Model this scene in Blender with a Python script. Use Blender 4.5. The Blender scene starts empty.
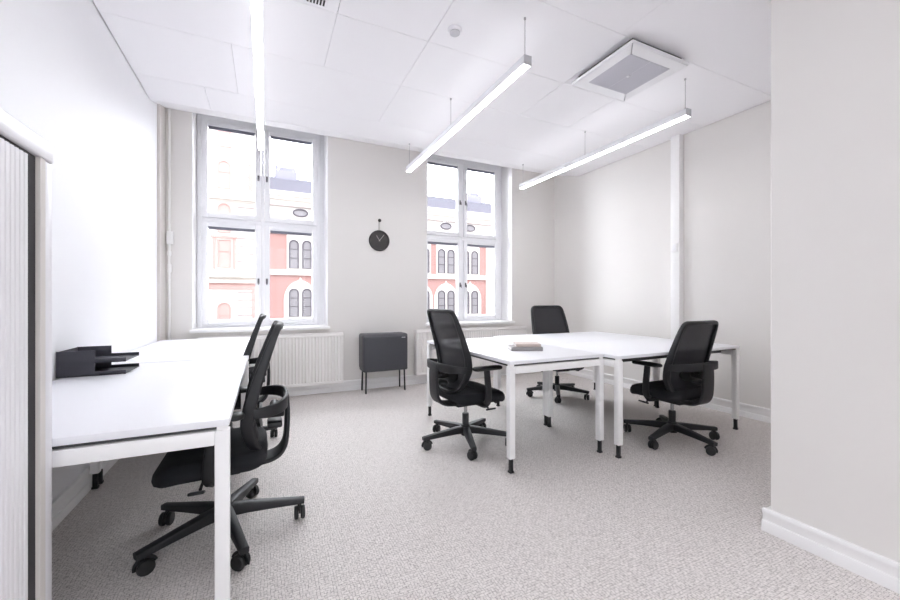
import bpy, bmesh, math, random
from mathutils import Vector, Matrix
random.seed(4)
S = bpy.context.scene
COL = S.collection
PI = math.pi

# ------------------------------------------------------------------ materials
def lin(c):
    c /= 255.0
    return c / 12.92 if c <= 0.04045 else ((c + 0.055) / 1.055) ** 2.4
def rgb(r, g, b): return (lin(r), lin(g), lin(b), 1.0)

def mat(name, col, rough=0.5, metal=0.0, spec=0.5, noise=None, bump=None, emit=None):
    m = bpy.data.materials.new(name); m.use_nodes = True
    nt = m.node_tree; b = nt.nodes['Principled BSDF']
    b.inputs['Base Color'].default_value = col
    b.inputs['Roughness'].default_value = rough
    b.inputs['Metallic'].default_value = metal
    b.inputs['Specular IOR Level'].default_value = spec
    tc = nt.nodes.new('ShaderNodeTexCoord')
    if noise:
        sc, amt = noise
        n = nt.nodes.new('ShaderNodeTexNoise'); n.inputs['Scale'].default_value = sc; n.inputs['Detail'].default_value = 4
        nt.links.new(tc.outputs['Object'], n.inputs['Vector'])
        mx = nt.nodes.new('ShaderNodeMix'); mx.data_type = 'RGBA'
        mx.inputs['A'].default_value = tuple(c * (1 - amt) for c in col[:3]) + (1,)
        mx.inputs['B'].default_value = tuple(min(1, c * (1 + amt)) for c in col[:3]) + (1,)
        nt.links.new(n.outputs['Fac'], mx.inputs['Factor'])
        nt.links.new(mx.outputs['Result'], b.inputs['Base Color'])
    if bump:
        sc, st, dist = bump
        n = nt.nodes.new('ShaderNodeTexNoise'); n.inputs['Scale'].default_value = sc; n.inputs['Detail'].default_value = 3
        nt.links.new(tc.outputs['Object'], n.inputs['Vector'])
        bp = nt.nodes.new('ShaderNodeBump'); bp.inputs['Strength'].default_value = st; bp.inputs['Distance'].default_value = dist
        nt.links.new(n.outputs['Fac'], bp.inputs['Height']); nt.links.new(bp.outputs['Normal'], b.inputs['Normal'])
    if emit:
        b.inputs['Emission Color'].default_value = emit[0]; b.inputs['Emission Strength'].default_value = emit[1]
    return m

M = {}
M['wall_white'] = mat('white_wall_paint', rgb(236, 236, 239), 0.6, noise=(3, .008), bump=(160, .05, .002))
M['wall_greige'] = mat('greige_wall_paint', rgb(228, 225, 222), 0.65, noise=(3, .01), bump=(160, .05, .002))
M['ceil'] = mat('ceiling_paint', rgb(245, 244, 247), 0.7, noise=(5, .006))
M['void'] = mat('ceiling_void', rgb(120, 118, 118), 0.9)
M['trim'] = mat('white_gloss_paint', rgb(243, 242, 242), 0.35, noise=(6, .006))
M['win'] = mat('window_paint', rgb(243, 243, 246), 0.35, noise=(6, .006))
M['desk'] = mat('white_laminate', rgb(233, 233, 237), 0.38, noise=(40, .006))
M['deskleg'] = mat('white_powder_coat', rgb(240, 239, 239), 0.4, noise=(60, .008))
M['gap'] = mat('dark_grey_rail', rgb(60, 60, 62), 0.6, noise=(30, .05))
M['foot'] = mat('black_foot_plastic', rgb(24, 24, 26), 0.45, noise=(60, .1))
M['plastic'] = mat('charcoal_plastic', rgb(27, 27, 31), 0.5, noise=(40, .08), bump=(420, .08, .001))
M['fabric'] = mat('black_seat_fabric', rgb(19, 20, 26), 0.85, noise=(240, .25), bump=(600, .3, .002))
M['steel'] = mat('steel', rgb(170, 170, 172), 0.25, metal=1.0, noise=(30, .05))
M['tray'] = mat('charcoal_tray_plastic', rgb(62, 62, 70), 0.45, noise=(30, .06))
M['bin'] = mat('anthracite_powder_coat', rgb(66, 67, 73), 0.5, noise=(80, .05))
M['bin_side'] = mat('anthracite_lid', rgb(84, 84, 88), 0.5, noise=(80, .05))
M['clock'] = mat('black_clock_face', rgb(58, 55, 55), 0.7, noise=(30, .08))
M['clock_rim'] = mat('black_leather_strap', rgb(48, 45, 44), 0.6, noise=(90, .1))
M['hand'] = mat('pale_clock_hand', rgb(190, 186, 182), 0.4, noise=(30, .02))
M['rad'] = mat('radiator_enamel', rgb(236, 233, 231), 0.38, noise=(10, .006))
M['cabinet'] = mat('white_cabinet_coat', rgb(228, 227, 231), 0.35, noise=(20, .006))
M['tambour'] = mat('white_tambour_slats', rgb(236, 235, 238), 0.38, noise=(20, .006))
M['beige'] = mat('beige_edge_strip', rgb(216, 211, 207), 0.5, noise=(30, .01))
M['fixture'] = mat('white_aluminium', rgb(240, 240, 243), 0.4, noise=(30, .006))
M['fixture_cap'] = mat('grey_end_cap', rgb(200, 200, 204), 0.45, noise=(30, .006))
M['grille'] = mat('grey_grille', rgb(208, 207, 214), 0.6, noise=(200, .06))
M['dark'] = mat('dark_void', rgb(52, 50, 54), 0.7, noise=(30, .05))
M['blind'] = mat('blue_grey_blind', rgb(138, 139, 154), 0.5, noise=(50, .12))
M['handle'] = mat('window_handle_metal', rgb(110, 108, 112), 0.35, metal=.6, noise=(30, .05))
M['book_cover'] = mat('grey_book_cover', rgb(176, 170, 168), 0.5, noise=(60, .05))
M['book_dark'] = mat('dark_grey_book_cover', rgb(150, 146, 146), 0.5, noise=(60, .06))
M['book_tan'] = mat('tan_brochure_cover', rgb(206, 190, 182), 0.5, noise=(120, .1))
M['pages'] = mat('white_pages', rgb(234, 231, 228), 0.8, noise=(200, .04))
M['wire'] = mat('suspension_wire', rgb(178, 176, 178), 0.35, metal=.4, noise=(50, .03))
M['wood'] = mat('mark_silver', rgb(200, 200, 205), 0.35, metal=.4, noise=(50, .03))
# exterior
M['stone'] = mat('pale_facade_stone', rgb(232, 226, 220), 0.8, noise=(1.2, .05))
M['stone_pink'] = mat('pink_facade_trim', rgb(204, 166, 160), 0.8, noise=(2, .08))
M['render'] = mat('cream_facade_plaster', rgb(232, 226, 221), 0.8, noise=(.8, .03))
M['groove'] = mat('facade_joint_and_shadow', rgb(176, 164, 162), 0.85, noise=(2, .05))
M['ext_glass'] = mat('facade_window_glass', rgb(150, 146, 150), 0.35, noise=(1, .1))
M['ext_glass_pale'] = mat('facade_window_pale_glass', rgb(200, 176, 170), 0.15, noise=(1, .1))
M['ext_frame'] = mat('facade_window_frame', rgb(98, 92, 100), 0.6, noise=(4, .1))
M['slate'] = mat('slate_roof', rgb(112, 110, 122), 0.6, noise=(2, .1))
M['dormer'] = mat('pale_dormer_metal', rgb(150, 148, 162), 0.6, noise=(2, .08))
M['street'] = mat('street_asphalt', rgb(112, 110, 108), 0.9, noise=(.6, .1))

def brick_mat():
    m = mat('red_facade_brick', rgb(178, 92, 84), 0.85)
    nt = m.node_tree; b = nt.nodes['Principled BSDF']
    tc = nt.nodes.new('ShaderNodeTexCoord'); mp = nt.nodes.new('ShaderNodeMapping')
    mp.inputs['Rotation'].default_value = (PI / 2, 0, 0)
    br = nt.nodes.new('ShaderNodeTexBrick'); br.inputs['Scale'].default_value = 4
    br.inputs['Color1'].default_value = rgb(190, 148, 143); br.inputs['Color2'].default_value = rgb(180, 138, 133)
    br.inputs['Mortar'].default_value = rgb(200, 166, 160); br.inputs['Mortar Size'].default_value = .012
    nt.links.new(tc.outputs['Object'], mp.inputs['Vector']); nt.links.new(mp.outputs['Vector'], br.inputs['Vector'])
    nt.links.new(br.outputs['Color'], b.inputs['Base Color'])
    return m
M['brick'] = brick_mat()

def carpet_mat():
    m = bpy.data.materials.new('woven_carpet'); m.use_nodes = True
    nt = m.node_tree; b = nt.nodes['Principled BSDF']; N = nt.nodes.new; L = nt.links.new
    b.inputs['Roughness'].default_value = .95; b.inputs['Specular IOR Level'].default_value = .15
    tc = N('ShaderNodeTexCoord')
    def noise(sc, det, rough, st=None):
        n = N('ShaderNodeTexNoise'); n.inputs['Scale'].default_value = sc; n.inputs['Detail'].default_value = det
        n.inputs['Roughness'].default_value = rough
        if st:
            mp = N('ShaderNodeMapping'); mp.inputs['Scale'].default_value = st; L(tc.outputs['Object'], mp.inputs['Vector']); L(mp.outputs['Vector'], n.inputs['Vector'])
        else: L(tc.outputs['Object'], n.inputs['Vector'])
        return n
    def math_(op, a, bb):
        n = N('ShaderNodeMath'); n.operation = op
        for i, v in enumerate((a, bb)):
            if isinstance(v, (int, float)): n.inputs[i].default_value = v
            else: L(v, n.inputs[i])
        return n.outputs[0]
    # woven loops in rows
    mp = N('ShaderNodeMapping'); mp.inputs['Rotation'].default_value = (0, 0, PI / 2); L(tc.outputs['Object'], mp.inputs['Vector'])
    wob = noise(16, 2, .6)
    va = N('ShaderNodeVectorMath'); va.operation = 'MULTIPLY_ADD'; L(wob.outputs['Color'], va.inputs[0]); va.inputs[1].default_value = (.014, .014, 0); L(mp.outputs['Vector'], va.inputs[2])
    def weave(vec):
        br = N('ShaderNodeTexBrick'); L(vec, br.inputs['Vector'])
        for nm, vv in (('Scale', 1), ('Mortar Size', .0022), ('Mortar Smooth', .9), ('Brick Width', .021), ('Row Height', .0125), ('Bias', 0)): br.inputs[nm].default_value = vv
        br.inputs['Color1'].default_value = (.44, .44, .44, 1); br.inputs['Color2'].default_value = (.68, .68, .68, 1); br.inputs['Mortar'].default_value = (.2, .2, .2, 1)
        return br.outputs['Color']
    va2 = N('ShaderNodeMapping'); va2.inputs['Rotation'].default_value = (0, 0, PI / 2); L(va.outputs[0], va2.inputs['Vector'])
    pat = noise(30, 2, .6); st = N('ShaderNodeMapRange'); L(pat.outputs['Fac'], st.inputs['Value']); st.inputs['From Min'].default_value = .47; st.inputs['From Max'].default_value = .53
    mxw = N('ShaderNodeMix'); mxw.data_type = 'RGBA'; L(st.outputs[0], mxw.inputs['Factor']); L(weave(va.outputs[0]), mxw.inputs['A']); L(weave(va2.outputs[0]), mxw.inputs['B'])
    fine = noise(220, 3, .75); mid = noise(70, 2, .6); big = noise(1.3, 3, .5)
    h = math_('ADD', math_('ADD', math_('MULTIPLY', mxw.outputs['Result'], .42), math_('MULTIPLY', fine.outputs['Fac'], .25)), math_('MULTIPLY', mid.outputs['Fac'], .34))
    rp = N('ShaderNodeValToRGB'); L(h, rp.inputs['Fac'])
    e = rp.color_ramp.elements
    e[0].position = .36; e[0].color = rgb(163, 157, 154)
    e[1].position = .60; e[1].color = rgb(233, 228, 225)
    k = e.new(.47); k.color = rgb(216, 210, 207)
    bm_ = N('ShaderNodeMix'); bm_.data_type = 'RGBA'; bm_.blend_type = 'MULTIPLY'; bm_.inputs['Factor'].default_value = 1
    r2 = N('ShaderNodeValToRGB'); L(big.outputs['Fac'], r2.inputs['Fac'])
    r2.color_ramp.elements[0].color = (.95, .95, .95, 1); r2.color_ramp.elements[1].color = (1, 1, 1, 1)
    L(rp.outputs['Color'], bm_.inputs['A']); L(r2.outputs['Color'], bm_.inputs['B'])
    L(bm_.outputs['Result'], b.inputs['Base Color'])
    bp = N('ShaderNodeBump'); bp.inputs['Strength'].default_value = .3; bp.inputs['Distance'].default_value = .006
    L(h, bp.inputs['Height']); L(bp.outputs['Normal'], b.inputs['Normal'])
    return m
M['carpet'] = carpet_mat()

def glass_mat():
    m = bpy.data.materials.new('window_glass'); m.use_nodes = True
    nt = m.node_tree; nt.nodes.clear(); N = nt.nodes.new; L = nt.links.new
    o = N('ShaderNodeOutputMaterial'); mx = N('ShaderNodeMixShader'); t = N('ShaderNodeBsdfTransparent'); g = N('ShaderNodeBsdfGlossy')
    t.inputs['Color'].default_value = (.95, .96, .97, 1); g.inputs['Roughness'].default_value = .02
    fr = N('ShaderNodeFresnel'); fr.inputs['IOR'].default_value = 1.22
    L(fr.outputs[0], mx.inputs[0]); L(t.outputs[0], mx.inputs[1]); L(g.outputs[0], mx.inputs[2]); L(mx.outputs[0], o.inputs['Surface'])
    return m
M['glass'] = glass_mat()

def mesh_fabric():
    m = bpy.data.materials.new('chair_mesh_fabric'); m.use_nodes = True
    nt = m.node_tree; b = nt.nodes['Principled BSDF']; N = nt.nodes.new; L = nt.links.new
    b.inputs['Base Color'].default_value = rgb(24, 24, 31); b.inputs['Roughness'].default_value = .7
    o = nt.nodes['Material Output']; mx = N('ShaderNodeMixShader'); t = N('ShaderNodeBsdfTransparent')
    mx.inputs[0].default_value = .96
    L(t.outputs[0], mx.inputs[1]); L(b.outputs[0], mx.inputs[2]); L(mx.outputs[0], o.inputs['Surface'])
    return m
M['mesh'] = mesh_fabric()

def lamp_mat(name, strength):
    m = mat(name, rgb(245, 245, 248), .5)
    b = m.node_tree.nodes['Principled BSDF']
    b.inputs['Emission Color'].default_value = (.97, .985, 1, 1); b.inputs['Emission Strength'].default_value = strength
    return m
SKY_LOW, SKY_HIGH = 5.0, 18.0
M['lamp'] = lamp_mat('lit_diffuser', 21.0)
M['uplamp'] = lamp_mat('lit_upper_diffuser', 3.0)
M['lamp_fill'] = lamp_mat('rear_fill_diffuser', 16.0)  # glow of the pendants added out of view as fill

# ------------------------------------------------------------------ mesh helpers
class MB:
    def __init__(s): s.bm = bmesh.new()
    def box(s, x0, x1, y0, y1, z0, z1, bev=0, seg=2, mtx=None):
        t = bmesh.new(); bmesh.ops.create_cube(t, size=1)
        for v in t.verts:
            v.co = Vector(((x0 + x1) / 2 + v.co.x * (x1 - x0), (y0 + y1) / 2 + v.co.y * (y1 - y0), (z0 + z1) / 2 + v.co.z * (z1 - z0)))
        if bev:
            bmesh.ops.bevel(t, geom=t.edges[:], offset=bev, segments=seg, profile=.5, affect='EDGES')
        return s.add(t, mtx)
    def add(s, t, mtx=None):
        if mtx is not None: bmesh.ops.transform(t, matrix=mtx, verts=t.verts)
        me = bpy.data.meshes.new('tmp'); t.to_mesh(me); t.free(); s.bm.from_mesh(me); bpy.data.meshes.remove(me)
        return s
    def rings(s, rings, cap0=True, cap1=True, closed_ring=True, closed_path=False):
        R = [[s.bm.verts.new(p) for p in r] for r in rings]
        n = len(R[0]); m = len(R)
        for i in range(m if closed_path else m - 1):
            a, b = R[i], R[(i + 1) % m]
            for j in range(n if closed_ring else n - 1):
                k = (j + 1) % n
                try: s.bm.faces.new((a[j], a[k], b[k], b[j]))
                except ValueError: pass
        if not closed_path and closed_ring:
            if cap0: s.bm.faces.new(R[0][::-1])
            if cap1: s.bm.faces.new(R[-1])
        return s
    def sweep(s, path, sec, ref=(0, 0, 1), scale=None, closed=False):
        """section points (u along side, v along ref-ish) carried along path"""
        P = [Vector(p) for p in path]; n = len(P); ref = Vector(ref); rr = []
        for i, p in enumerate(P):
            if closed: t = P[(i + 1) % n] - P[i - 1]
            else: t = P[min(i + 1, n - 1)] - P[max(i - 1, 0)]
            t.normalize()
            v = ref - ref.dot(t) * t
            if v.length < 1e-4: v = Vector((1, 0, 0)) - t.x * t
            v.normalize(); u = t.cross(v)
            sc = scale[i] if scale else (1, 1)
            rr.append([p + u * (a * sc[0]) + v * (b * sc[1]) for a, b in sec])
        return s.rings(rr, closed_path=closed)
    def tube(s, path, r, n=10, closed=False, scale=None):
        return s.sweep(path, [(r * math.cos(2 * PI * k / n), r * math.sin(2 * PI * k / n)) for k in range(n)], ref=(.13, .21, .97), closed=closed, scale=scale)
    def lathe(s, prof, n=20, mtx=None):
        t = MB(); t.rings([[(r * math.cos(2 * PI * k / n), r * math.sin(2 * PI * k / n), z) for k in range(n)] for r, z in prof])
        return s.add(t.bm, mtx)
    def poly(s, pts, vec):
        v = Vector(vec); a = [s.bm.verts.new(p) for p in pts]; b = [s.bm.verts.new(Vector(p) + v) for p in pts]
        n = len(pts); s.bm.faces.new(a[::-1]); s.bm.faces.new(b)
        for i in range(n): s.bm.faces.new((a[i], a[(i + 1) % n], b[(i + 1) % n], b[i]))
        return s
    def loft(s, outline, layers, zf=None):
        """outline: convex CCW 2D points; layers: (inset, z)"""
        n = len(outline); nr = []
        for i in range(n):
            a, b = Vector(outline[i - 1]), Vector(outline[(i + 1) % n]); t = (b - a).normalized(); nr.append(Vector((t.y, -t.x)))
        rr = []
        for ins, z in layers:
            r = []
            for p, q in zip(outline, nr):
                x, y = p[0] - q.x * ins, p[1] - q.y * ins
                r.append((x, y, z + (zf(x, y, z) if zf else 0)))
            rr.append(r)
        return s.rings(rr)
    def build(s, name, m, parent=None, smooth=35, loc=None):
        bmesh.ops.recalc_face_normals(s.bm, faces=s.bm.faces[:])
        me = bpy.data.meshes.new(name); s.bm.to_mesh(me); s.bm.free()
        for p in me.polygons: p.use_smooth = True
        me.set_sharp_from_angle(angle=math.radians(smooth))
        me.materials.append(m)
        o = bpy.data.objects.new(name, me); COL.objects.link(o)
        if parent: o.parent = parent
        if loc: o.location = loc
        return o

def rsec(w, h, r=.3, n=3):
    """rounded-rectangle section w x h"""
    r = min(w, h) * r; out = []
    for cx, cy, a0 in ((w / 2 - r, h / 2 - r, 0), (-w / 2 + r, h / 2 - r, 90), (-w / 2 + r, -h / 2 + r, 180), (w / 2 - r, -h / 2 + r, 270)):
        for k in range(n + 1):
            a = math.radians(a0 + 90 * k / n); out.append((cx + r * math.cos(a), cy + r * math.sin(a)))
    return out
def rrect(x0, x1, y0, y1, r, n=6):
    return [(p[0] + (x0 + x1) / 2, p[1] + (y0 + y1) / 2) for p in rsec(x1 - x0, y1 - y0, r / min(x1 - x0, y1 - y0), n)]
def spline(pts, n):
    """Catmull-Rom through pts"""
    P = [Vector(p) for p in pts]; P = [2 * P[0] - P[1]] + P + [2 * P[-1] - P[-2]]; out = []
    for i in range(1, len(P) - 2):
        for k in range(n):
            t = k / n; a, b, c, d = P[i - 1:i + 3]
            out.append(.5 * ((2 * b) + (c - a) * t + (2 * a - 5 * b + 4 * c - d) * t * t + (3 * b - a - 3 * c + d) * t ** 3))
    out.append(P[-2]); return out

def tag(o, label=None, cat=None, group=None, kind=None):
    if label: o['label'] = label
    if cat: o['category'] = cat
    if group: o['group'] = group
    if kind: o['kind'] = kind
    return o
def empty(name, loc, label=None, cat=None, group=None, rz=0, kind=None):
    o = bpy.data.objects.new(name, None); COL.objects.link(o); o.location = loc; o.rotation_euler.z = rz
    o.empty_display_size = .1
    return tag(o, label, cat, group, kind)
def kids(o): return [c for c in bpy.data.objects if c.parent == o]
def copy_tree(o, parent=None):
    ch = kids(o); c = o.copy(); COL.objects.link(c)
    if parent: c.parent = parent
    for k in ch: copy_tree(k, c)
    return c
def struct(name, mb, m, label=None):
    o = mb.build(name, m); o['kind'] = 'structure'
    if label: o['label'] = label
    return o

# ------------------------------------------------------------------ room shell (camera stands above the origin; +Y towards the windows)
XL, XR, XP, YP, YB, YR, ZC = -.985, 4.275, 2.265, 1.06, 5.02, -2.6, 3.02
YO = 5.62                                # outer face of the window wall
struct('floor', MB().box(-1.2, 4.5, -2.8, YO, -.15, 0), M['carpet'])
struct('wall_left', MB().box(-1.2, XL, -2.8, 4.765, 0, 3.5), M['wall_white'])
struct('trim_1', MB().box(-1.2, XL + .022, 4.772, YB, 0, 3.5), M['beige'], 'pale recessed corner strip left of the left window')
struct('wall_right', MB().box(XR, 4.5, YP, YB, 0, 3.5), M['wall_greige'])
struct('wall_front', MB().box(XP, 4.5, -2.8, YP, 0, 3.5, .004, 1), M['wall_greige'], 'greige wall end with its corner in the right foreground')
RW = (-.7, 1.2, .25, 2.85)            # rear-wall window opening added behind the camera as a fill light source
struct('wall_rear', MB().box(XL, RW[0], -2.8, YR, 0, 3.5).box(RW[1], XP, -2.8, YR, 0, 3.5).box(RW[0], RW[1], -2.8, YR, 0, RW[2]).box(RW[0], RW[1], -2.8, YR, RW[3], 3.5), M['wall_greige'])
# rest of our own building, unseen; height set to keep low sky off facades
struct('sky_blocking_shell', MB().box(-40, 60, -2.8, YO, 3.6, 22).box(-40, 60, -2.8, YO, -6.5, -.15).box(-40, -1.2, -2.8, YO, -.15, 3.6).box(4.5, 60, -2.8, YO, -.15, 3.6), M['void'])
W = [(-.728, .698), (2.019, 3.444)]       # window openings
ZS, ZT = .79, 3.33
wb = MB()
for x0, x1 in ((-1.2, W[0][0]), (W[0][1], W[1][0]), (W[1][1], 4.5)): wb.box(x0, x1, YB, YO, 0, 3.5)
for x0, x1 in W: wb.box(x0, x1, YB, YO, 0, ZS); wb.box(x0, x1, YB, YO, ZT, 3.5)
struct('wall_back', wb, M['wall_greige'])

# ceiling: panels with open joints under a closed slab, bevelled up to the window wall
cm = MB()
g = .008
ys = [YR + g, -1.9, -1.26, -.62, .03, .67, 1.31, 1.95, 2.605, 3.245, 4.0, 4.46]
xsA = [XL + g, -.86, .42, 1.06, 2.32, 2.96, XR - g]
def panel(x0, x1, y0, y1, j=.0015):
    if x1 - x0 < .02: return
    cm.box(x0 + (j if x0 > XL + .02 else 0), x1 - (j if x1 < XR - .02 else 0), y0 + j, y1 - j, ZC, ZC + .014)
for i in range(len(ys) - 1):
    y0, y1 = ys[i], ys[i + 1]
    xr = (XR if y0 >= YP else XP) - g
    cuts = {8: [XL + g, .42, 1.06, 2.32, 2.94, xr], 7: [XL + g, .42, 1.06, 2.32, 2.94, xr], 9: [XL + g, -.23, 1.065, xr], 10: [XL + g, -.49, xr]}.get(i, [XL + g, .42, 1.06, xr])
    if i == 6:      # the row cut by the wall end
        panel(XL + g, .42, y0, y1); panel(.42, 1.06, y0, y1); panel(1.06, XP - g, y0, y1)
        cm.box(XP - g, XR - g, YP + g, y1 - .0015, ZC, ZC + .014); continue
    for a, b in zip(cuts, cuts[1:]):
        j = .003 if (i == 7 and abs(a - .42) < .01) else .0013
        panel(a, b, y0, y1, j)
cm.poly([(XL + .0, 4.462, ZC), (XL + .0, YB, 3.192), (XL + .0, YB, 3.21), (XL + .0, 4.462, ZC + .016)], (XR - XL, 0, 0))
struct('ceiling', cm, M['ceil'])
struct('slab_above', MB().box(-1.2, 4.5, -2.8, YO, 3.5, 3.6).box(XL, XR, -2.6, 4.46, ZC + .016, ZC + .03), M['void'])

def baseboard(name, p0, p1, nrm, h=.115, ext0=0, ext1=0):
    p0, p1, n = Vector(p0), Vector(p1), Vector(nrm); d = (p1 - p0).normalized()
    p0 = p0 - d * ext0; p1 = p1 + d * ext1
    prof = [(0, 0), (.026, 0), (.026, .046), (.022, .052), (.016, .054), (.016, h - .028), (.022, h - .018), (.022, h - .006), (.018, h), (0, h)]
    a = [Vector((p0.x, p0.y, 0)) + n * u + Vector((0, 0, z)) for u, z in prof]
    return struct(name, MB().poly(a, p1 - p0), M['trim'])
baseboard('baseboard_back', (XL + .022, YB, 0), (XR, YB, 0), (0, -1, 0), .128)
baseboard('baseboard_left', (XL, 1.0, 0), (XL, 4.765, 0), (1, 0, 0), .128)
baseboard('baseboard_right', (XR, YP, 0), (XR, YB - .026, 0), (-1, 0, 0), .128)
baseboard('baseboard_front', (XP, YR, 0), (XP, YP, 0), (-1, 0, 0), .11, 0, .026)
baseboard('baseboard_front_return', (XP, YP, 0), (XR - .03, YP, 0), (0, 1, 0), .11)
baseboard('baseboard_rear', (XL, YR, 0), (XP - .03, YR, 0), (0, 1, 0), .11)
struct('trim_2', MB().box(4.195, XR, 2.835, 2.94, 0, ZC - .002, .004), M['trim'], 'white vertical post against the right wall')

# ------------------------------------------------------------------ windows
def window(idx, x0):
    """x0: left edge of the wall opening"""
    root = empty('window_%d' % idx, (x0, 5.25, ZS), kind='structure',
                 label='tall white four-sash window ' + ('on the left, behind the two wall desks' if idx == 1 else 'on the right, behind the table group'))
    def L(mb, n, m): return mb.build(n, m, root)
    w = 1.425
    rv = MB(); t = .006                    # white lining of the deep reveal
    rv.box(0, t, -.23, .37, .035, ZT - ZS); rv.box(w - t, w, -.23, .37, .035, ZT - ZS); rv.box(0, w, -.23, .37, ZT - ZS - t, ZT - ZS)
    L(rv, 'reveal_lining', M['trim'])
    L(MB().box(-.017, w + .02, -.285, .06, .0, .037, .006), 'window_sill', M['trim'])
    a, b, zb, zt = .014, w - .056, .037, 2.53
    fr = MB(); fw = .04; mid = (a + b) / 2; tz = 2.085 - ZS
    fr.box(a, a + fw, .03, .14, zb, zt, .004); fr.box(b - fw, b, .03, .14, zb, zt, .004)
    fr.box(a + fw, b - fw, .031, .14, zt - .09, zt, .004); fr.box(a + fw, b - fw, .031, .14, zb, zb + .03, .004)
    fr.box(mid - .018, mid + .018, .03, .139, zb + .03, zt - .09, .004); fr.box(a + fw, b - fw, .034, .138, tz - .025, tz + .025, .004)
    fr.box(a - .013, a, .06, .14, zb, zt); fr.box(b, b + .055, .06, .14, zb, zt)
    L(fr, 'window_frame', M['win'])
    for rows, (s0, s1) in enumerate(((zb + .032, tz - .027), (tz + .027, zt - .092))):
        for side, (c0, c1) in enumerate(((a + fw + .002, mid - .02), (mid + .02, b - fw - .002))):
            sw, bt = .06, .06
            sm = MB()
            sm.box(c0, c0 + sw, .012, .085, s0, s1, .005); sm.box(c1 - sw, c1, .012, .085, s0, s1, .005)
            sm.box(c0 + sw, c1 - sw, .013, .085, s0, s0 + bt, .005); sm.box(c0 + sw, c1 - sw, .013, .085, s1 - .05, s1, .005)
            sash = L(sm, 'sash', M['win'])
            MB().box(c0 + sw - .005, c1 - sw + .005, .045, .050, s0 + bt - .005, s1 - .045).build('glass_pane', M['glass'], sash)
            bl = MB(); bw0, bw1 = c0 + sw + .004, c1 - sw - .004; zt_ = s1 - .052
            bl.box(bw0, bw1, .022, .042, zt_ - .012, zt_)
            for q in range(4): bl.box(bw0 + .004, bw1 - .004, .021, .043, zt_ - .017 - q * .0045, zt_ - .0145 - q * .0045)
            bl.build('blind', M['blind'], sash)
            hx = c1 - .026 if side == 0 else c0 + .026
            hz = (1.38 if rows == 0 else 2.63) - ZS
            hm = MB(); hm.box(hx - .011, hx + .011, .004, .013, hz - .032, hz + .032, .003)
            hm.tube([(hx, .006, hz), (hx, -.022, hz), (hx, -.026, hz - .006), (hx, -.026, hz - .045)], .006, 8)
            hm.build('sash_handle', M['handle'], sash)
            hg = MB(); ox = c0 if side == 0 else c1
            for zz in (s0 + .14, s1 - .14): hg.lathe([(.008, -.035), (.008, .035)], 8, Matrix.Translation((ox, .012, zz)))
            hg.build('hinge', M['win'], sash)
    return root
def rear_fill_window():
    root = empty('window_3', (RW[0], -2.7, RW[2]), kind='structure', label='unseen rear-wall window added behind the camera for fill light')
    w, h = RW[1] - RW[0], RW[3] - RW[2]; fr = MB()
    for x0, x1 in ((0, .06), (w / 2 - .03, w / 2 + .03), (w - .06, w)): fr.box(x0, x1, -.03, .05, 0, h, .004)
    fr.box(.06, w / 2 - .03, -.029, .049, 0, .06).box(w / 2 + .03, w - .06, -.029, .049, 0, .06).box(.06, w / 2 - .03, -.029, .049, h - .06, h).box(w / 2 + .03, w - .06, -.029, .049, h - .06, h)
    fo = fr.build('window_frame', M['win'], root)
    for x0, x1 in ((.05, w / 2 - .02), (w / 2 + .02, w - .05)): MB().box(x0, x1, .008, .013, .05, h - .05).build('glass_pane', M['glass'], fo)
rear_fill_window()
window(1, W[0][0]); window(2, W[1][0] + .001)

# ------------------------------------------------------------------ tables
def make_table(name, loc, L, D, zt, label, cat, group=None, rz=0, ins=.0):
    """local: length along X, depth along Y, leg frames on the short ends"""
    r = empty(name, loc, label, cat, group, rz)
    MB().box(0, L, 0, D, zt - .024, zt, .0025).build('tabletop', M['desk'], r)
    lw = .044
    for x in (ins, L - ins - lw):
        MB().box(x, x + lw, lw + ins, D - lw - ins, zt - .086, zt - .037, .003).build('end_rail', M['deskleg'], r)
        for y in (ins, D - ins - lw):
            lg = MB(); lg.box(x, x + lw, y, y + lw, .095, zt - .037, .004); lg.box(x + .006, x + lw - .006, y + .006, y + lw - .006, zt - .037, zt - .024)
            leg = lg.build('leg', M['deskleg'], r)
            fm = MB(); fm.box(x + .01, x + lw - .01, y + .01, y + lw - .01, .012, .1, .003); fm.box(x + .006, x + lw - .006, y + .006, y + lw - .006, 0, .014, .003)
            fm.build('foot', M['foot'], leg)
    for y in (.13, D - .17):
        MB().box(ins + lw, L - ins - lw, y, y + .04, zt - .075, zt - .0245, .002).build('side_rail', M['gap'], r)
    MB().box(ins + .012, L - ins - .012, ins + .012, D - ins - .012, zt - .034, zt - .0242).build('gap_strip', M['gap'], r)
    return r
ZT_ = .745
make_table('office_table', (2.297, 2.14, 0), 1.46, .845, ZT_, 'white table turned end-on at the left of the table group, books on it', 'table', None, PI / 2)
make_table('office_table', (2.3, 2.008, 0), 1.495, .808, ZT_, 'white table at the front right, its legs nearest the grey wall end', 'table')
make_table('office_table', (2.3, 2.819, 0), 1.535, .9, ZT_, 'white table behind the front right one, rear chair tucked under it', 'table')
for o, z in zip([o for o in COL.objects if o.name.startswith('office_table')], (0, 0, 0)): o.location.z = z
make_table('wall_desk', (-.113, 1.52, 0), 1.570, .85, ZT_, 'nearest white desk along the left wall, letter trays on it', 'desk', None, PI / 2)
make_table('wall_desk', (-.113, 3.118, 0), 1.66, .85, ZT_, 'far white desk along the left wall, under the left window', 'desk', None, PI / 2)

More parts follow.
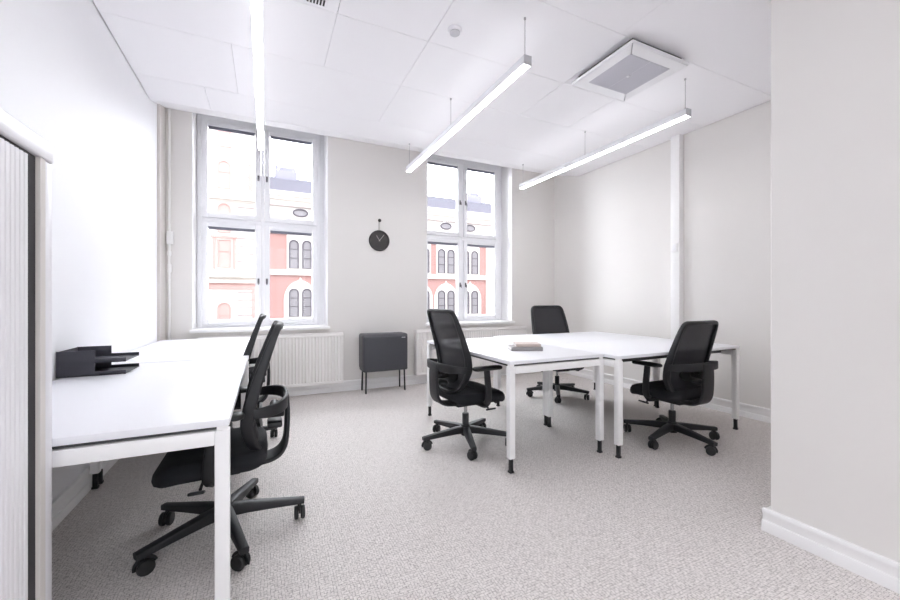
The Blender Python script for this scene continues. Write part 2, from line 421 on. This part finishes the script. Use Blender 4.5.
# ------------------------------------------------------------------ office chair (faces local +X)
def bx(z):                                  # side profile of the backrest
    K = [(.38, -.185), (.41, -.165), (.50, -.137), (.58, -.125), (.68, -.143), (.80, -.179), (.92, -.218), (1.03, -.254), (1.1, -.275)]
    for (z0, a), (z1, b) in zip(K, K[1:]):
        if z <= z1: return a + (b - a) * (z - z0) / (z1 - z0)
    return K[-1][1]
def bw(z):                                  # half width of the backrest outline
    K = [(.405, .09), (.42, .13), (.448, .17), (.495, .2), (.56, .222), (.66, .234), (.78, .231), (.90, .222), (.97, .213), (1.0, .203), (1.013, .19), (1.02, .17)]
    if z <= K[0][0]: return K[0][1]
    for (z0, a), (z1, b) in zip(K, K[1:]):
        if z <= z1: return a + (b - a) * (z - z0) / (z1 - z0)
    return K[-1][1]
def back_pt(y, z): return Vector((bx(z) + .022 * (y / .23) ** 2, y, z))

def make_chair():
    r = empty('office_chair', (0, 0, 0))
    # five-star base
    b = MB(); b.lathe([(.022, .06), (.036, .065), (.044, .095), (.04, .135), (.032, .15), (.022, .15)], 20)
    base = None; ang = [math.radians(72 * k) for k in range(5)]
    sec = rsec(.05, .036, .22, 2)
    for a in ang:
        c, s = math.cos(a), math.sin(a)
        path = [(c * q, s * q, z) for q, z in ((.02, .112), (.1, .11), (.2, .102), (.31, .092), (.368, .087))]
        b.sweep(path, sec, scale=[(1.1, 1.6), (1.05, 1.4), (.95, 1.15), (.82, .9), (.76, .78)])
    base = b.build('base', M['plastic'], r)
    for i, a in enumerate(ang):
        c, s = math.cos(a), math.sin(a); q = .345
        tr = a + 1.1 + i * .9
        m = Matrix.Translation((c * q, s * q, 0)) @ Matrix.Rotation(tr, 4, 'Z')
        k = MB()
        k.lathe([(.010, .05), (.010, .092)], 8, m)
        for sd in (-1, 1):
            k.lathe([(.02, -.011), (.029, -.010), (.033, -.005), (.033, .005), (.029, .010), (.02, .011)], 18, m @ Matrix.Translation((.012, sd * .016, .033)) @ Matrix.Rotation(PI / 2, 4, 'X'))
        hood = [(.012 + .038 * math.cos(t), 0, .033 + .038 * math.sin(t)) for t in [math.radians(d) for d in range(15, 200, 20)]]
        k2 = MB(); k2.sweep(hood, rsec(.014, .008, .3, 1), ref=(0, 1, 0)); k.add(k2.bm, m)
        k.build('caster', M['foot'], base)
    g = MB(); g.lathe([(.026, .14), (.027, .235), (.025, .24)], 18); col = g.build('gas_lift', M['plastic'], r)
    MB().lathe([(.0135, .235), (.0135, .335)], 14).build('piston', M['steel'], col)
    mm = MB(); mm.box(-.12, .14, -.085, .085, .315, .366, .012, 3); mm.box(-.08, .2, -.2, .2, .354, .374, .008, 2)
    mm.build('mechanism', M['plastic'], r)
    for sd in (-1, 1):
        lv = MB(); p = spline([(.06, sd * .08, .34), (.07, sd * .16, .334), (.075, sd * .215, .322)], 5); lv.tube(p, .007, 8)
        lv.box(-.03, .032, -.028, .03, -.007, .007, .006, 2, Matrix.Translation((.085, sd * .235, .318)) @ Matrix.Rotation(sd * .35, 4, 'X'))
        lv.build('lever', M['foot'], r)
    # seat
    sm = MB(); out = rrect(-.19, .262, -.245, .245, .10, 7)
    def zf(x, y, z):
        f = max(0, (x - .08) / .17); d = -.028 * f * f
        if z > .42: d += -.012 * max(0, 1 - (x - .05) ** 2 / .04) * max(0, 1 - y * y / .05)
        return d
    sm.loft(out, [(.05, .366), (.02, .37), (.005, .384), (0, .405), (.004, .427), (.018, .446), (.045, .455), (.1, .458), (.16, .457), (.22, .456)], zf)
    sm.build('seat', M['fabric'], r)
    # backrest ring
    zs = [.405 + (1.02 - .405) * (1 - math.cos(PI * k / 40)) / 2 for k in range(41)]
    rt = [(bw(z), z) for z in zs]
    loop = rt + [(y, 1.0205) for y in (.1, 0, -.1)] + [(-y, z) for y, z in rt[::-1]] + [(y, .4) for y in (-.045, 0, .045)]
    path = [back_pt(y, z) for y, z in loop]
    f = MB(); sec = rsec(.028, .052, .35, 3)
    scl = [(1, .62 + .5 * max(0, 1 - abs(z - .62) / .36)) for y, z in loop]
    f.sweep(path, [(a, c) for a, c in sec], ref=(1, 0, 0.25), scale=scl, closed=True)
    bf = f.build('back_frame', M['plastic'], r, smooth=50)
    ms = MB(); rows = []
    for k in range(25):
        z = .415 + (1.012 - .415) * k / 24; h = bw(z) - .004
        rows.append([back_pt(h * (j / 8 - 1), z) for j in range(17)])
    ms.rings(rows, closed_ring=False)
    mo = ms.build('back_mesh', M['mesh'], bf)
    # rear bracket: band round the back, upright plate, tongue under the seat
    br = MB()
    band = []
    for k in range(25):
        t = PI * k / 24
        y = .243 * math.copysign(abs(math.cos(t)) ** .75, math.cos(t)); x = -.135 - .145 * abs(math.sin(t)) ** .8
        band.append((x, y, .632 + .012 * math.sin(t)))
    br.sweep(band, rsec(.016, .06, .4, 3), scale=[(1, .75 + .35 * math.sin(PI * k / 24)) for k in range(25)])
    up = spline([(-.280, 0, .662), (-.285, 0, .59), (-.283, 0, .49), (-.272, 0, .405), (-.235, 0, .357), (-.16, 0, .338), (-.04, 0, .338)], 5)
    br.sweep(up, rsec(.13, .022, .45, 3), ref=(-1, 0, -.5), scale=[(1 + .25 * max(0, .5 - abs(i / (len(up) - 1) - .65)), 1) for i in range(len(up))])
    bro = br.build('back_bracket', M['plastic'], r, smooth=50)
    lm = MB()
    pad = [[back_pt(y, z) + Vector((-.022 - d, 0, 0)) for y, z in [(.13 * math.cos(q), .565 + .055 * math.sin(q)) for q in [2 * PI * j / 20 for j in range(20)]]] for d in (0, .012)]
    lm.rings(pad)
    lm.box(-.27, -.16, -.022, .022, .545, .585, .008, 2)
    lm.box(-.26, -.19, -.06, .06, .50, .53, .01, 2)
    lm.lathe([(.018, -.055), (.024, -.05), (.024, .05), (.018, .055)], 14, Matrix.Translation((-.225, 0, .6)) @ Matrix.Rotation(PI / 2, 4, 'X'))
    lm.build('lumbar_support', M['foot'], bro)
    for sd in (-1, 1):
        am = MB()
        pth = spline([(.02, sd * .14, .36), (.03, sd * .22, .36), (.035, sd * .268, .39), (.03, sd * .283, .47), (.02, sd * .285, .57), (.015, sd * .285, .632)], 5)
        am.sweep(pth, rsec(.052, .024, .4, 3), ref=(0, sd, .35), scale=[(1.25 - .35 * i / (len(pth) - 1), 1) for i in range(len(pth))])
        ar = am.build('armrest', M['plastic'], r, smooth=50)
        pm = MB(); pm.loft(rrect(-.1, .15, sd * .28 - .04, sd * .28 + .04, .035, 5), [(.012, .628), (.002, .633), (0, .642), (.003, .65), (.012, .655)])
        pm.build('arm_pad', M['foot'], ar)
    return r

proto = make_chair()
CH = [  # x, y, heading (deg), base spin, back raise, label
    (-.184, 2.212, 180, 70, 0.0, 'black mesh chair at the nearest left desk, whole star base showing'),
    (-.265, 3.44, 180, 20, 0.0, 'black mesh chair at the far left desk, mostly hidden by the nearer chair'),
    (1.453, 2.772, 3, 36, .045, 'black mesh chair at the left end table, between radiator and books'),
    (3.15, 3.65, -98, 16, .045, 'black mesh chair behind the table group, facing the camera'),
    (3.025, 2.105, 91, 48, -.045, 'black mesh chair at the front right table, back turned, near grey wall end'),
]
for i, (x, y, hd, sp, dz, lb) in enumerate(CH):
    o = proto if i == 0 else copy_tree(proto)
    o.location = (x, y, 0); o.rotation_euler.z = math.radians(hd)
    tag(o, lb, 'chair', 'black mesh office chairs')
    for c in kids(o):
        n = c.name.split('.')[0]
        if n == 'base': c.rotation_euler.z = math.radians(sp - hd)
        if n == 'back_frame': c.location.z = dz

# ------------------------------------------------------------------ pendant lights
def pendant(x, label, y0=2.08, y1=4.44, lamp='lamp'):
    r = empty('pendant_light', (x, (y0 + y1) / 2, 2.69), label, 'lamp', 'white linear pendant lights')
    h = (y1 - y0) / 2
    MB().box(-.028, .028, -h + .004, h - .004, .006, .062, .003).build('housing', M['fixture'], r)
    MB().box(-.024, .024, -h + .006, h - .006, 0, .0065, .001).build('diffuser', M[lamp], r)
    MB().box(-.02, .02, -h + .05, h - .05, .0615, .0635).build('upper_diffuser', M['uplamp'], r)
    for s in (-1, 1): MB().box(-.029, .029, s * h - .004, s * h + .004, .0, .063, .001).build('end_cap', M['fixture_cap'], r)
    for yy in (-h + .03, -.01, h - .04):
        w = MB().tube([(0, yy, .06), (0, yy, .328)], .0022, 6).build('suspension_wire', M['wire'], r)
        MB().lathe([(.008, .318), (.008, .3295)], 12, Matrix.Translation((0, yy, 0))).build('ceiling_cap', M['wire'], w)
        MB().lathe([(.006, .06), (.006, .075), (.003, .08)], 10, Matrix.Translation((0, yy, 0))).build('wire_gripper', M['wire'], w)
    return r
pendant(-.045, 'leftmost white linear pendant light, hanging in front of the left window')
pendant(1.55, 'middle white linear pendant light, hanging between the two windows')
pendant(3.2, 'right white linear pendant light, below the ceiling air panel')
pendant(-.045, 'unseen pendant light added behind the camera for fill, left', -2.2, .2, 'lamp_fill')  # this pair is added behind the camera to brighten the room
pendant(1.55, 'unseen pendant light added behind the camera for fill, right', -2.2, .2, 'lamp_fill')

# ------------------------------------------------------------------ ceiling fittings
c = empty('ceiling_air_cassette', (2.632, 2.207, 2.955), 'square white air conditioning panel hung below the ceiling', 'air conditioner')
m = MB(); o1 = rrect(-.315, .315, -.305, .305, .012, 2)
m.loft(o1, [(.03, .03), (.004, .022), (0, .012), (.006, .002), (.016, 0)]); m.build('panel', M['fixture'], c)
gm = MB()
for x0, x1 in ((-.215, -.004), (.004, .215)):
    gm.box(x0, x1, -.205, .205, -.004, .0)
    k = x0 + .008
    while k < x1 - .004: gm.box(k, k + .004, -.2, .2, -.0065, -.003); k += .0105
gm.build('grille', M['grille'], c)
MB().lathe([(.012, -.009), (.014, -.004)], 12).build('latch', M['fixture'], c)
MB().box(-.27, .27, -.265, .265, .022, .0645).build('throat', M['dark'], c)
d = empty('smoke_detector', (1.18, 2.41, ZC), 'small round white smoke detector on the ceiling', 'smoke detector')
MB().lathe([(.05, 0), (.05, -.012), (.046, -.02)], 24).build('base', M['fixture'], d)
MB().lathe([(.036, -.019), (.034, -.03), (.02, -.04), (.008, -.041)], 24).build('sensor_cap', M['fixture_cap'], d)
v = empty('ceiling_vent', (.283, 2.54, ZC), 'small dark slotted vent at the top edge of the ceiling', 'vent')
MB().box(-.07, .07, -.035, .035, -.006, -.0005).build('vent_frame', M['fixture'], v)
sl = MB()
for k in range(6): sl.box(-.055 + k * .019, -.044 + k * .019, -.026, .026, -.008, -.005)
sl.build('vent_slot', M['dark'], v)

# ------------------------------------------------------------------ radiators
def radiator(x0, x1, z0, z1, label):
    r = empty('radiator', ((x0 + x1) / 2, 4.93, z0), label, 'radiator', 'white panel radiators below the windows')
    w = x1 - x0; h = z1 - z0
    p = MB(); n = int(w / .0375); pit = (w - .05) / n
    prof = [(-w / 2, 0), (-w / 2, -.03), (-w / 2 + .02, -.036)]
    for k in range(n):
        a = -w / 2 + .025 + k * pit
        prof += [(a, -.036), (a + pit * .2, -.029), (a + pit * .62, -.029), (a + pit * .82, -.036)]
    prof += [(w / 2 - .02, -.036), (w / 2, -.03), (w / 2, 0)]
    p.poly([(x, y, .04) for x, y in prof], (0, 0, h - .085))
    p.box(-w / 2, w / 2, -.037, 0, 0, .041, .008, 3); p.box(-w / 2, w / 2, -.037, 0, h - .046, h - .012, .008, 3)
    p.build('panel', M['rad'], r)
    t = MB(); t.box(-w / 2, w / 2, -.03, .052, h - .013, h, .003)
    for k in range(int(w / .03)): t.box(-w / 2 + .015 + k * .03, -w / 2 + .03 + k * .03, -.005, .04, h - .004, h + .0015)
    t.build('top_grille', M['rad'], r)
    MB().box(-w / 2 + .01, w / 2 - .01, .03, .055, .03, h - .013).build('rear_panel', M['rad'], r)
    for x in (-w / 2 + .001, w / 2 - .003): MB().box(x, x + .002, -.03, .052, .01, h - .008).build('side_cover', M['rad'], r)
    for x in (-w / 2 + .2, w / 2 - .2): MB().box(x - .015, x + .015, .05, .069, .08, h - .08).build('wall_bracket', M['rad'], r)
radiator(-.66, .865, .12, .745, 'white ribbed radiator under the left window')
radiator(1.825, 3.635, .13, .745, 'white ribbed radiator under the right window')

# ------------------------------------------------------------------ bin on legs
b = empty('waste_bin', (1.355, 4.845, 0), 'dark grey rectangular bin on four thin legs between the radiators', 'bin')
bm_ = MB(); bm_.box(-.285, .285, -.135, .105, .262, .70, .022, 4); bm_.build('body', M['bin'], b)
MB().box(-.292, .292, -.118, .112, .29, .728, .028, 4).build('lid_shell', M['bin_side'], b)
MB().box(.2, .25, -.1365, -.134, .672, .682, .001).build('badge', M['wood'], b)
for sx in (-1, 1):
    for sy in (-.115, .10):
        MB().tube([(sx * .245, sy * .9, .272), (sx * .25, sy, .0)], .0105, 10).build('leg', M['foot'], b)

# ------------------------------------------------------------------ wall clock
k = empty('wall_clock', (1.345, YB, 1.93), 'round black wall clock hung by a strap from a peg', 'clock')
R90 = Matrix.Rotation(PI / 2, 4, 'X')
MB().lathe([(.118, .003), (.136, .005), (.136, .026), (.130, .032), (.122, .030), (.119, .024), (.02, .024)], 48, R90).build('case', M['clock'], k)
MB().box(-.009, .009, -.013, -.004, .11, .262, .002).build('strap', M['hand'], k)
MB().lathe([(.010, 0), (.010, .02), (.02, .025), (.022, .035), (.016, .042)], 20, Matrix.Translation((0, 0, .262)) @ R90).build('peg', M['clock_rim'], k)
for an, ln, nm in ((-33, .075, 'hour_hand'), (38, .1, 'minute_hand')):
    MB().box(-.0035, .0035, -.0285, -.0265, -.012, ln, .0005, 1, Matrix.Rotation(math.radians(an), 4, 'Y')).build(nm, M['hand'], k)
MB().lathe([(.007, .024), (.007, .031)], 12, R90).build('hub', M['hand'], k)

# ------------------------------------------------------------------ wall fittings
p = empty('pipe_control_box', (-.925, 4.99, 0), 'thin white riser pipe with a small control box in the left window corner', 'pipe')
MB().tube([(0, 0, .13), (0, 0, 3.17)], .011, 12).build('pipe', M['trim'], p)
MB().box(-.02, .034, -.03, .022, 1.74, 1.875, .004).build('control_box', M['trim'], p)
vm = MB(); vm.lathe([(.013, 1.62), (.018, 1.625), (.018, 1.66), (.013, 1.67)], 14); vm.lathe([(.013, 1.44), (.02, 1.45), (.02, 1.52), (.014, 1.535)], 14); vm.build('valve', M['trim'], p)
s = empty('wall_switch', (4.193, 2.888, 1.75), 'small white switch plate on the white post by the right wall', 'switch')
MB().box(-.012, .002, -.036, .036, -.055, .045, .003).build('plate', M['trim'], s)
MB().box(-.016, -.011, -.024, .024, -.036, .03, .002).build('rocker', M['fixture'], s)

# ------------------------------------------------------------------ tambour cabinet
c = empty('tambour_cabinet', (-.76, .96, 0), 'white roller-shutter cabinet in the left foreground, cut off by the frame', 'cabinet')
X0, X1, Y0, Y1, H = -.215, .22, -.55, .507, 1.586
cm = MB(); cm.box(X0, X1 - .05, Y0, Y1 - .002, 0.0, .06); cm.box(X0, X0 + .02, Y0 + .02, Y1 - .02, .06, H - .053)
cm.box(X0, X1 - .003, Y1 - .042, Y1, .0, H - .056, .004, 2); cm.box(X0, X1 - .003, Y0, Y0 + .042, .0, H - .056, .004, 2)
cm.build('carcass', M['cabinet'], c)
MB().box(X0, X1, Y0, Y1, H - .055, H, .006, 3).build('top', M['cabinet'], c)
MB().box(X1 - .03, X1 - .002, Y1 - .068, Y1 - .042, .06, H - .056).build('edge_strip', M['beige'], c)
MB().box(X1 - .04, X1 - .012, Y1 - .102, Y1 - .068, .06, H - .056).build('shutter_channel', M['dark'], c)
MB().box(X1 - .04, X1 - .012, Y0 + .044, Y1 - .102, H - .066, H - .0555).build('shutter_channel', M['dark'], c)
tm = MB(); y = Y0 + .045; prof = []
while y < Y1 - .121:
    prof += [(X1 - .0105, y), (X1 - .006, y + .003), (X1 - .005, y + .0095), (X1 - .006, y + .016), (X1 - .0105, y + .019)]; y += .0195
poly = [(x, yy, .06) for x, yy in prof] + [(X1 - .04, prof[-1][1], .06), (X1 - .04, prof[0][1], .06)]
tm.poly(poly, (0, 0, H - .066 - .06)); tm.build('shutter_door', M['tambour'], c)

# ------------------------------------------------------------------ letter trays
def tray(z, label):
    r = empty('letter_tray', (-.838, 2.81, z), label, 'letter tray', 'stacked charcoal letter trays')
    x0, x1, xm, w = -.143, .143, .012, .125
    MB().box(x0, x1, -w, w, .002, .006).build('base', M['tray'], r)
    for sd in (-1, 1):
        y = sd * w
        MB().poly([(x0, y, .0), (x1, y, .0), (x1, y, .022), (xm, y, .022), (xm, y, .068), (x0, y, .068)], (0, -sd * .005, 0)).build('side_panel', M['tray'], r)
    MB().box(x0, x0 + .005, -w + .005, w - .005, .002, .066).build('rear_panel', M['tray'], r)
    return r
tray(ZT_, 'lower charcoal letter tray, standing on the nearest left desk')
tray(ZT_ + .068, 'upper charcoal letter tray, stacked on the lower one')

# ------------------------------------------------------------------ books on the table
def book(loc, L, D, T, rz, cover, label, cat='book', spine=True):
    r = empty('book', loc, label, cat, 'printed matter on the end-on table', rz)
    MB().box(-L / 2 + .002, L / 2 - .003, -D / 2 + .003, D / 2 - .003, .0025, T - .0025).build('pages', M['pages'], r)
    cv = MB(); cv.box(-L / 2, L / 2, -D / 2, D / 2, 0, .003); cv.box(-L / 2, L / 2, -D / 2, D / 2, T - .003, T); cv.box(-L / 2, L / 2, -D / 2 - .001, -D / 2 + .003, 0, T, .001)
    cv.build('cover', M[cover], r)
book((1.91, 2.6, ZT_), .25, .18, .03, math.radians(-25), 'book_dark', 'thicker grey book at the bottom of the small stack on the table')
book((1.935, 2.61, ZT_ + .03), .2, .15, .022, math.radians(-25), 'book_tan', 'thinner tan booklet lying on top of the grey book')

# ------------------------------------------------------------------ street and the buildings opposite
DF = 32.0; G = -6.5
struct('ground', MB().box(-60, 80, -60, 60, G - .3, G), M['street'])
def arch(x, z0, z1, w, n=10):
    """outline of a round-headed opening, in X/Z"""
    r = w / 2; return [(x - r, z0), (x + r, z0)] + [(x + r * math.cos(PI * k / n), z1 - r + r * math.sin(PI * k / n)) for k in range(n + 1)]
bb = empty('brick_building', (9, DF, G), 'red brick building with white arched window bays across the street', 'building')
bb_off = Vector((9, DF, G))
class EX(MB):
    def build(s, name, m, parent=None, smooth=35, off=None):
        bmesh.ops.translate(s.bm, vec=-Vector(parent_off[0]), verts=s.bm.verts); return MB.build(s, name, m, parent, smooth)
parent_off = [bb_off]
def ext_window_off(root, x, z0, z1, w, y, glass='ext_glass', frame='ext_frame', bars=(.36, .68), round_=True):
    pts = arch(x, z0, z1, w) if round_ else [(x - w / 2, z0), (x + w / 2, z0), (x + w / 2, z1), (x - w / 2, z1)]
    fm = EX(); fm.sweep([(a, y - .03, b) for a, b in pts], rsec(.1, .08, .2, 1), ref=(0, 1, 0), closed=True)
    for q in bars: fm.box(x - w / 2, x + w / 2, y - .05, y - .01, z0 + (z1 - z0) * q - .03, z0 + (z1 - z0) * q + .03)
    o = fm.build('window', M[frame], root)
    EX().poly([(a, y - .02, b) for a, b in pts], (0, .015, 0)).build('pane', M[glass], o)
EX().box(-.6, 30, DF, DF + 9, G, 7.2).build('wall', M['brick'], bb)
EX().box(-.6, 30, DF - .02, DF + 9, 7.2, 9.0).build('attic_wall', M['render'], bb)
EX().box(-.6, 30, DF - .35, DF + .1, 9.0, 9.35).box(-.6, 30, DF - .22, DF + .1, 8.75, 9.0).build('cornice', M['stone'], bb)
EX().poly([(-.6, DF - .2, 9.35), (-.6, DF + .25, 10.5), (-.6, DF + 8.8, 10.5), (-.6, DF + 8.8, 9.35)], (30.6, 0, 0)).build('roof', M['slate'], bb)
EX().box(-.6, 30, DF - .12, DF + .05, 6.15, 6.5).box(-.6, 30, DF - .08, DF + .05, 6.5, 7.2).build('upper_frieze', M['render'], bb)
EX().box(-.6, 30, DF - .16, DF + .05, 3.05, 3.45).build('string_course', M['render'], bb)
EX().box(-.6, 30, DF - .16, DF + .05, -.75, -.35).build('string_course', M['render'], bb)
for x in (1.4, 17.9):
    d = EX().box(x - .8, x + .8, DF + .2, DF + 2.2, 10.2, 11.05, .05).box(x - .5, x + .5, DF + .3, DF + 2, 11.05, 11.35, .05).build('dormer', M['dormer'], bb)
for x in (.75, 2.0, 17.2): EX().box(x - .12, x + .12, DF + .8, DF + 1.1, 11.0, 11.6).build('chimney', M['dormer'], bb)
bays = [(2.4 + 2.47 * k, [-.47, .47], 1.17) for k in range(7)]
EX().box(18.95, 30, DF - .12, DF + .02, G, 6.2).build('quoin', M['render'], bb)
EX().box(-.6, -.1, DF - .12, DF + .02, G, 6.2).build('quoin', M['render'], bb)
EX().box(-.6, 30, DF - .14, DF, 8.25, 8.33).box(-.6, 30, DF - .14, DF, 7.15, 7.22).build('shadow_line', M['groove'], bb)  # dark strips that stand in for shadow lines of the attic grooves
for bx_, offs, hw in bays:
    wmx = max(offs) + .5
    # white surround of the upper windows and the arched hood over the lower ones
    EX().box(bx_ - wmx, bx_ + wmx, DF - .1, DF + .02, 3.45, 6.2).build('window_surround', M['render'], bb)
    hood = [(bx_ - hw, -.35), (bx_ + hw, -.35), (bx_ + hw, 1.15)] + [(bx_ + hw * math.cos(PI * k / 16), 1.15 + 1.5 * math.sin(PI * k / 16)) for k in range(1, 8)] + [(bx_ + .12, 2.66), (bx_, 2.9), (bx_ - .12, 2.66)] + [(bx_ + hw * math.cos(PI * k / 16), 1.15 + 1.5 * math.sin(PI * k / 16)) for k in range(9, 16)] + [(bx_ - hw, 1.15)]
    EX().poly([(a, DF - .1, b_) for a, b_ in hood], (0, .11, 0)).build('arched_hood', M['render'], bb)
    for of in offs:
        ext_window_off(bb, bx_ + of, 3.58, 5.7, .62, DF - .1)
        ext_window_off(bb, bx_ + of, -.1, 1.98, .62, DF - .1)
for x in [2.4 + 2.47 * k for k in range(7)]:
    pts = [(x + .52 * math.cos(2 * PI * k / 20), 7.85 + .27 * math.sin(2 * PI * k / 20)) for k in range(20)]
    o = EX().sweep([(a, DF - .06, b_) for a, b_ in pts], rsec(.1, .1, .2, 1), ref=(0, 1, 0), closed=True).build('window', M['ext_frame'], bb)
    EX().poly([(a, DF - .05, b_) for a, b_ in pts], (0, .02, 0)).build('pane', M['ext_glass'], o)

sb = empty('stone_building', (-8, DF, G), 'pale stone building with banded walls seen through the left window', 'building')
parent_off[0] = Vector((-8, DF, G))
EX().box(-16, -.62, DF - .6, DF + 9, G, 17).build('wall', M['render'], sb)
gv = EX()
for k in range(28): gv.box(-1.85, -.75, DF - .63, DF - .59, -1.6 + k * .55 - .035, -1.6 + k * .55 + .035)
gv.build('banded_joint', M['groove'], sb)
EX().box(-16, -.55, DF - .95, DF - .5, 2.75, 3.1).box(-16, -.6, DF - .8, DF - .5, 2.35, 2.55).build('cornice', M['stone'], sb)
EX().box(-16, -.6, DF - .65, DF - .55, 1.9, 2.35).build('frieze', M['stone_pink'], sb)
EX().box(-16, -.55, DF - .95, DF - .5, 8.2, 8.5).box(-16, -.6, DF - .8, DF - .5, 6.9, 7.1).build('cornice', M['stone'], sb)
EX().box(-.95, -.66, DF - .66, DF - .58, -1, 1.9).build('corner_strip', M['stone_pink'], sb)
EX().box(-1.15, -.85, DF - .66, DF - .58, 9.0, 10.9).build('corner_strip', M['stone_pink'], sb)
for x in (-2.65, -5.1, -7.6, -10.2):
    for z0, z1, rd in ((3.45, 5.35, False), (-1.2, .95, True), (5.9, 7.9, True), (9.0, 10.9, True), (11.9, 13.6, False)):
        ext_window_off(sb, x, z0, z1, .75, DF - .6, glass='ext_glass_pale', frame='stone_pink', bars=(.6,), round_=rd)
    for dx in (-.62, .62): EX().box(x + dx - .09, x + dx + .09, DF - .68, DF - .58, 3.3, 5.5).build('pilaster', M['stone_pink'], sb)
    EX().box(x - .8, x + .8, DF - .72, DF - .58, 5.5, 5.65).build('lintel', M['stone_pink'], sb)

# ------------------------------------------------------------------ light
w = bpy.data.worlds.new('overcast_sky'); S.world = w; w.use_nodes = True
nt = w.node_tree; bg = nt.nodes['Background']
bg.inputs['Color'].default_value = (.95, .97, 1.0, 1)
# hazy overcast sky, much brighter towards the sun's side (+Y) than behind our own building
tc = nt.nodes.new('ShaderNodeTexCoord'); sx = nt.nodes.new('ShaderNodeSeparateXYZ'); mr = nt.nodes.new('ShaderNodeMapRange')
nt.links.new(tc.outputs['Generated'], sx.inputs[0]); nt.links.new(sx.outputs['Y'], mr.inputs['Value'])
mr.interpolation_type = 'SMOOTHSTEP'
mr.inputs['From Min'].default_value = 0; mr.inputs['From Max'].default_value = .6
mr.inputs['To Min'].default_value = SKY_LOW; mr.inputs['To Max'].default_value = SKY_HIGH
nt.links.new(mr.outputs['Result'], bg.inputs['Strength'])

# ------------------------------------------------------------------ camera
cam = bpy.data.cameras.new('camera'); co = bpy.data.objects.new('camera', cam); COL.objects.link(co)
f = 388.0
cam.sensor_width = 36; cam.lens = 36 * f / 900; cam.clip_start = .05; cam.clip_end = 300
co.location = (0, 0, 1.15); co.rotation_euler = (PI / 2, 0, -math.atan(184 / f))
S.camera = co

S.view_settings.view_transform = 'Standard'; S.view_settings.look = 'None'
S.view_settings.exposure = 0.14; S.view_settings.gamma = 1.0; S.view_settings.use_curve_mapping = False
S.cycles.use_denoising = True
S.cycles.max_bounces = 14; S.cycles.diffuse_bounces = 10; S.cycles.transparent_max_bounces = 16
S.cycles.sample_clamp_indirect = 12
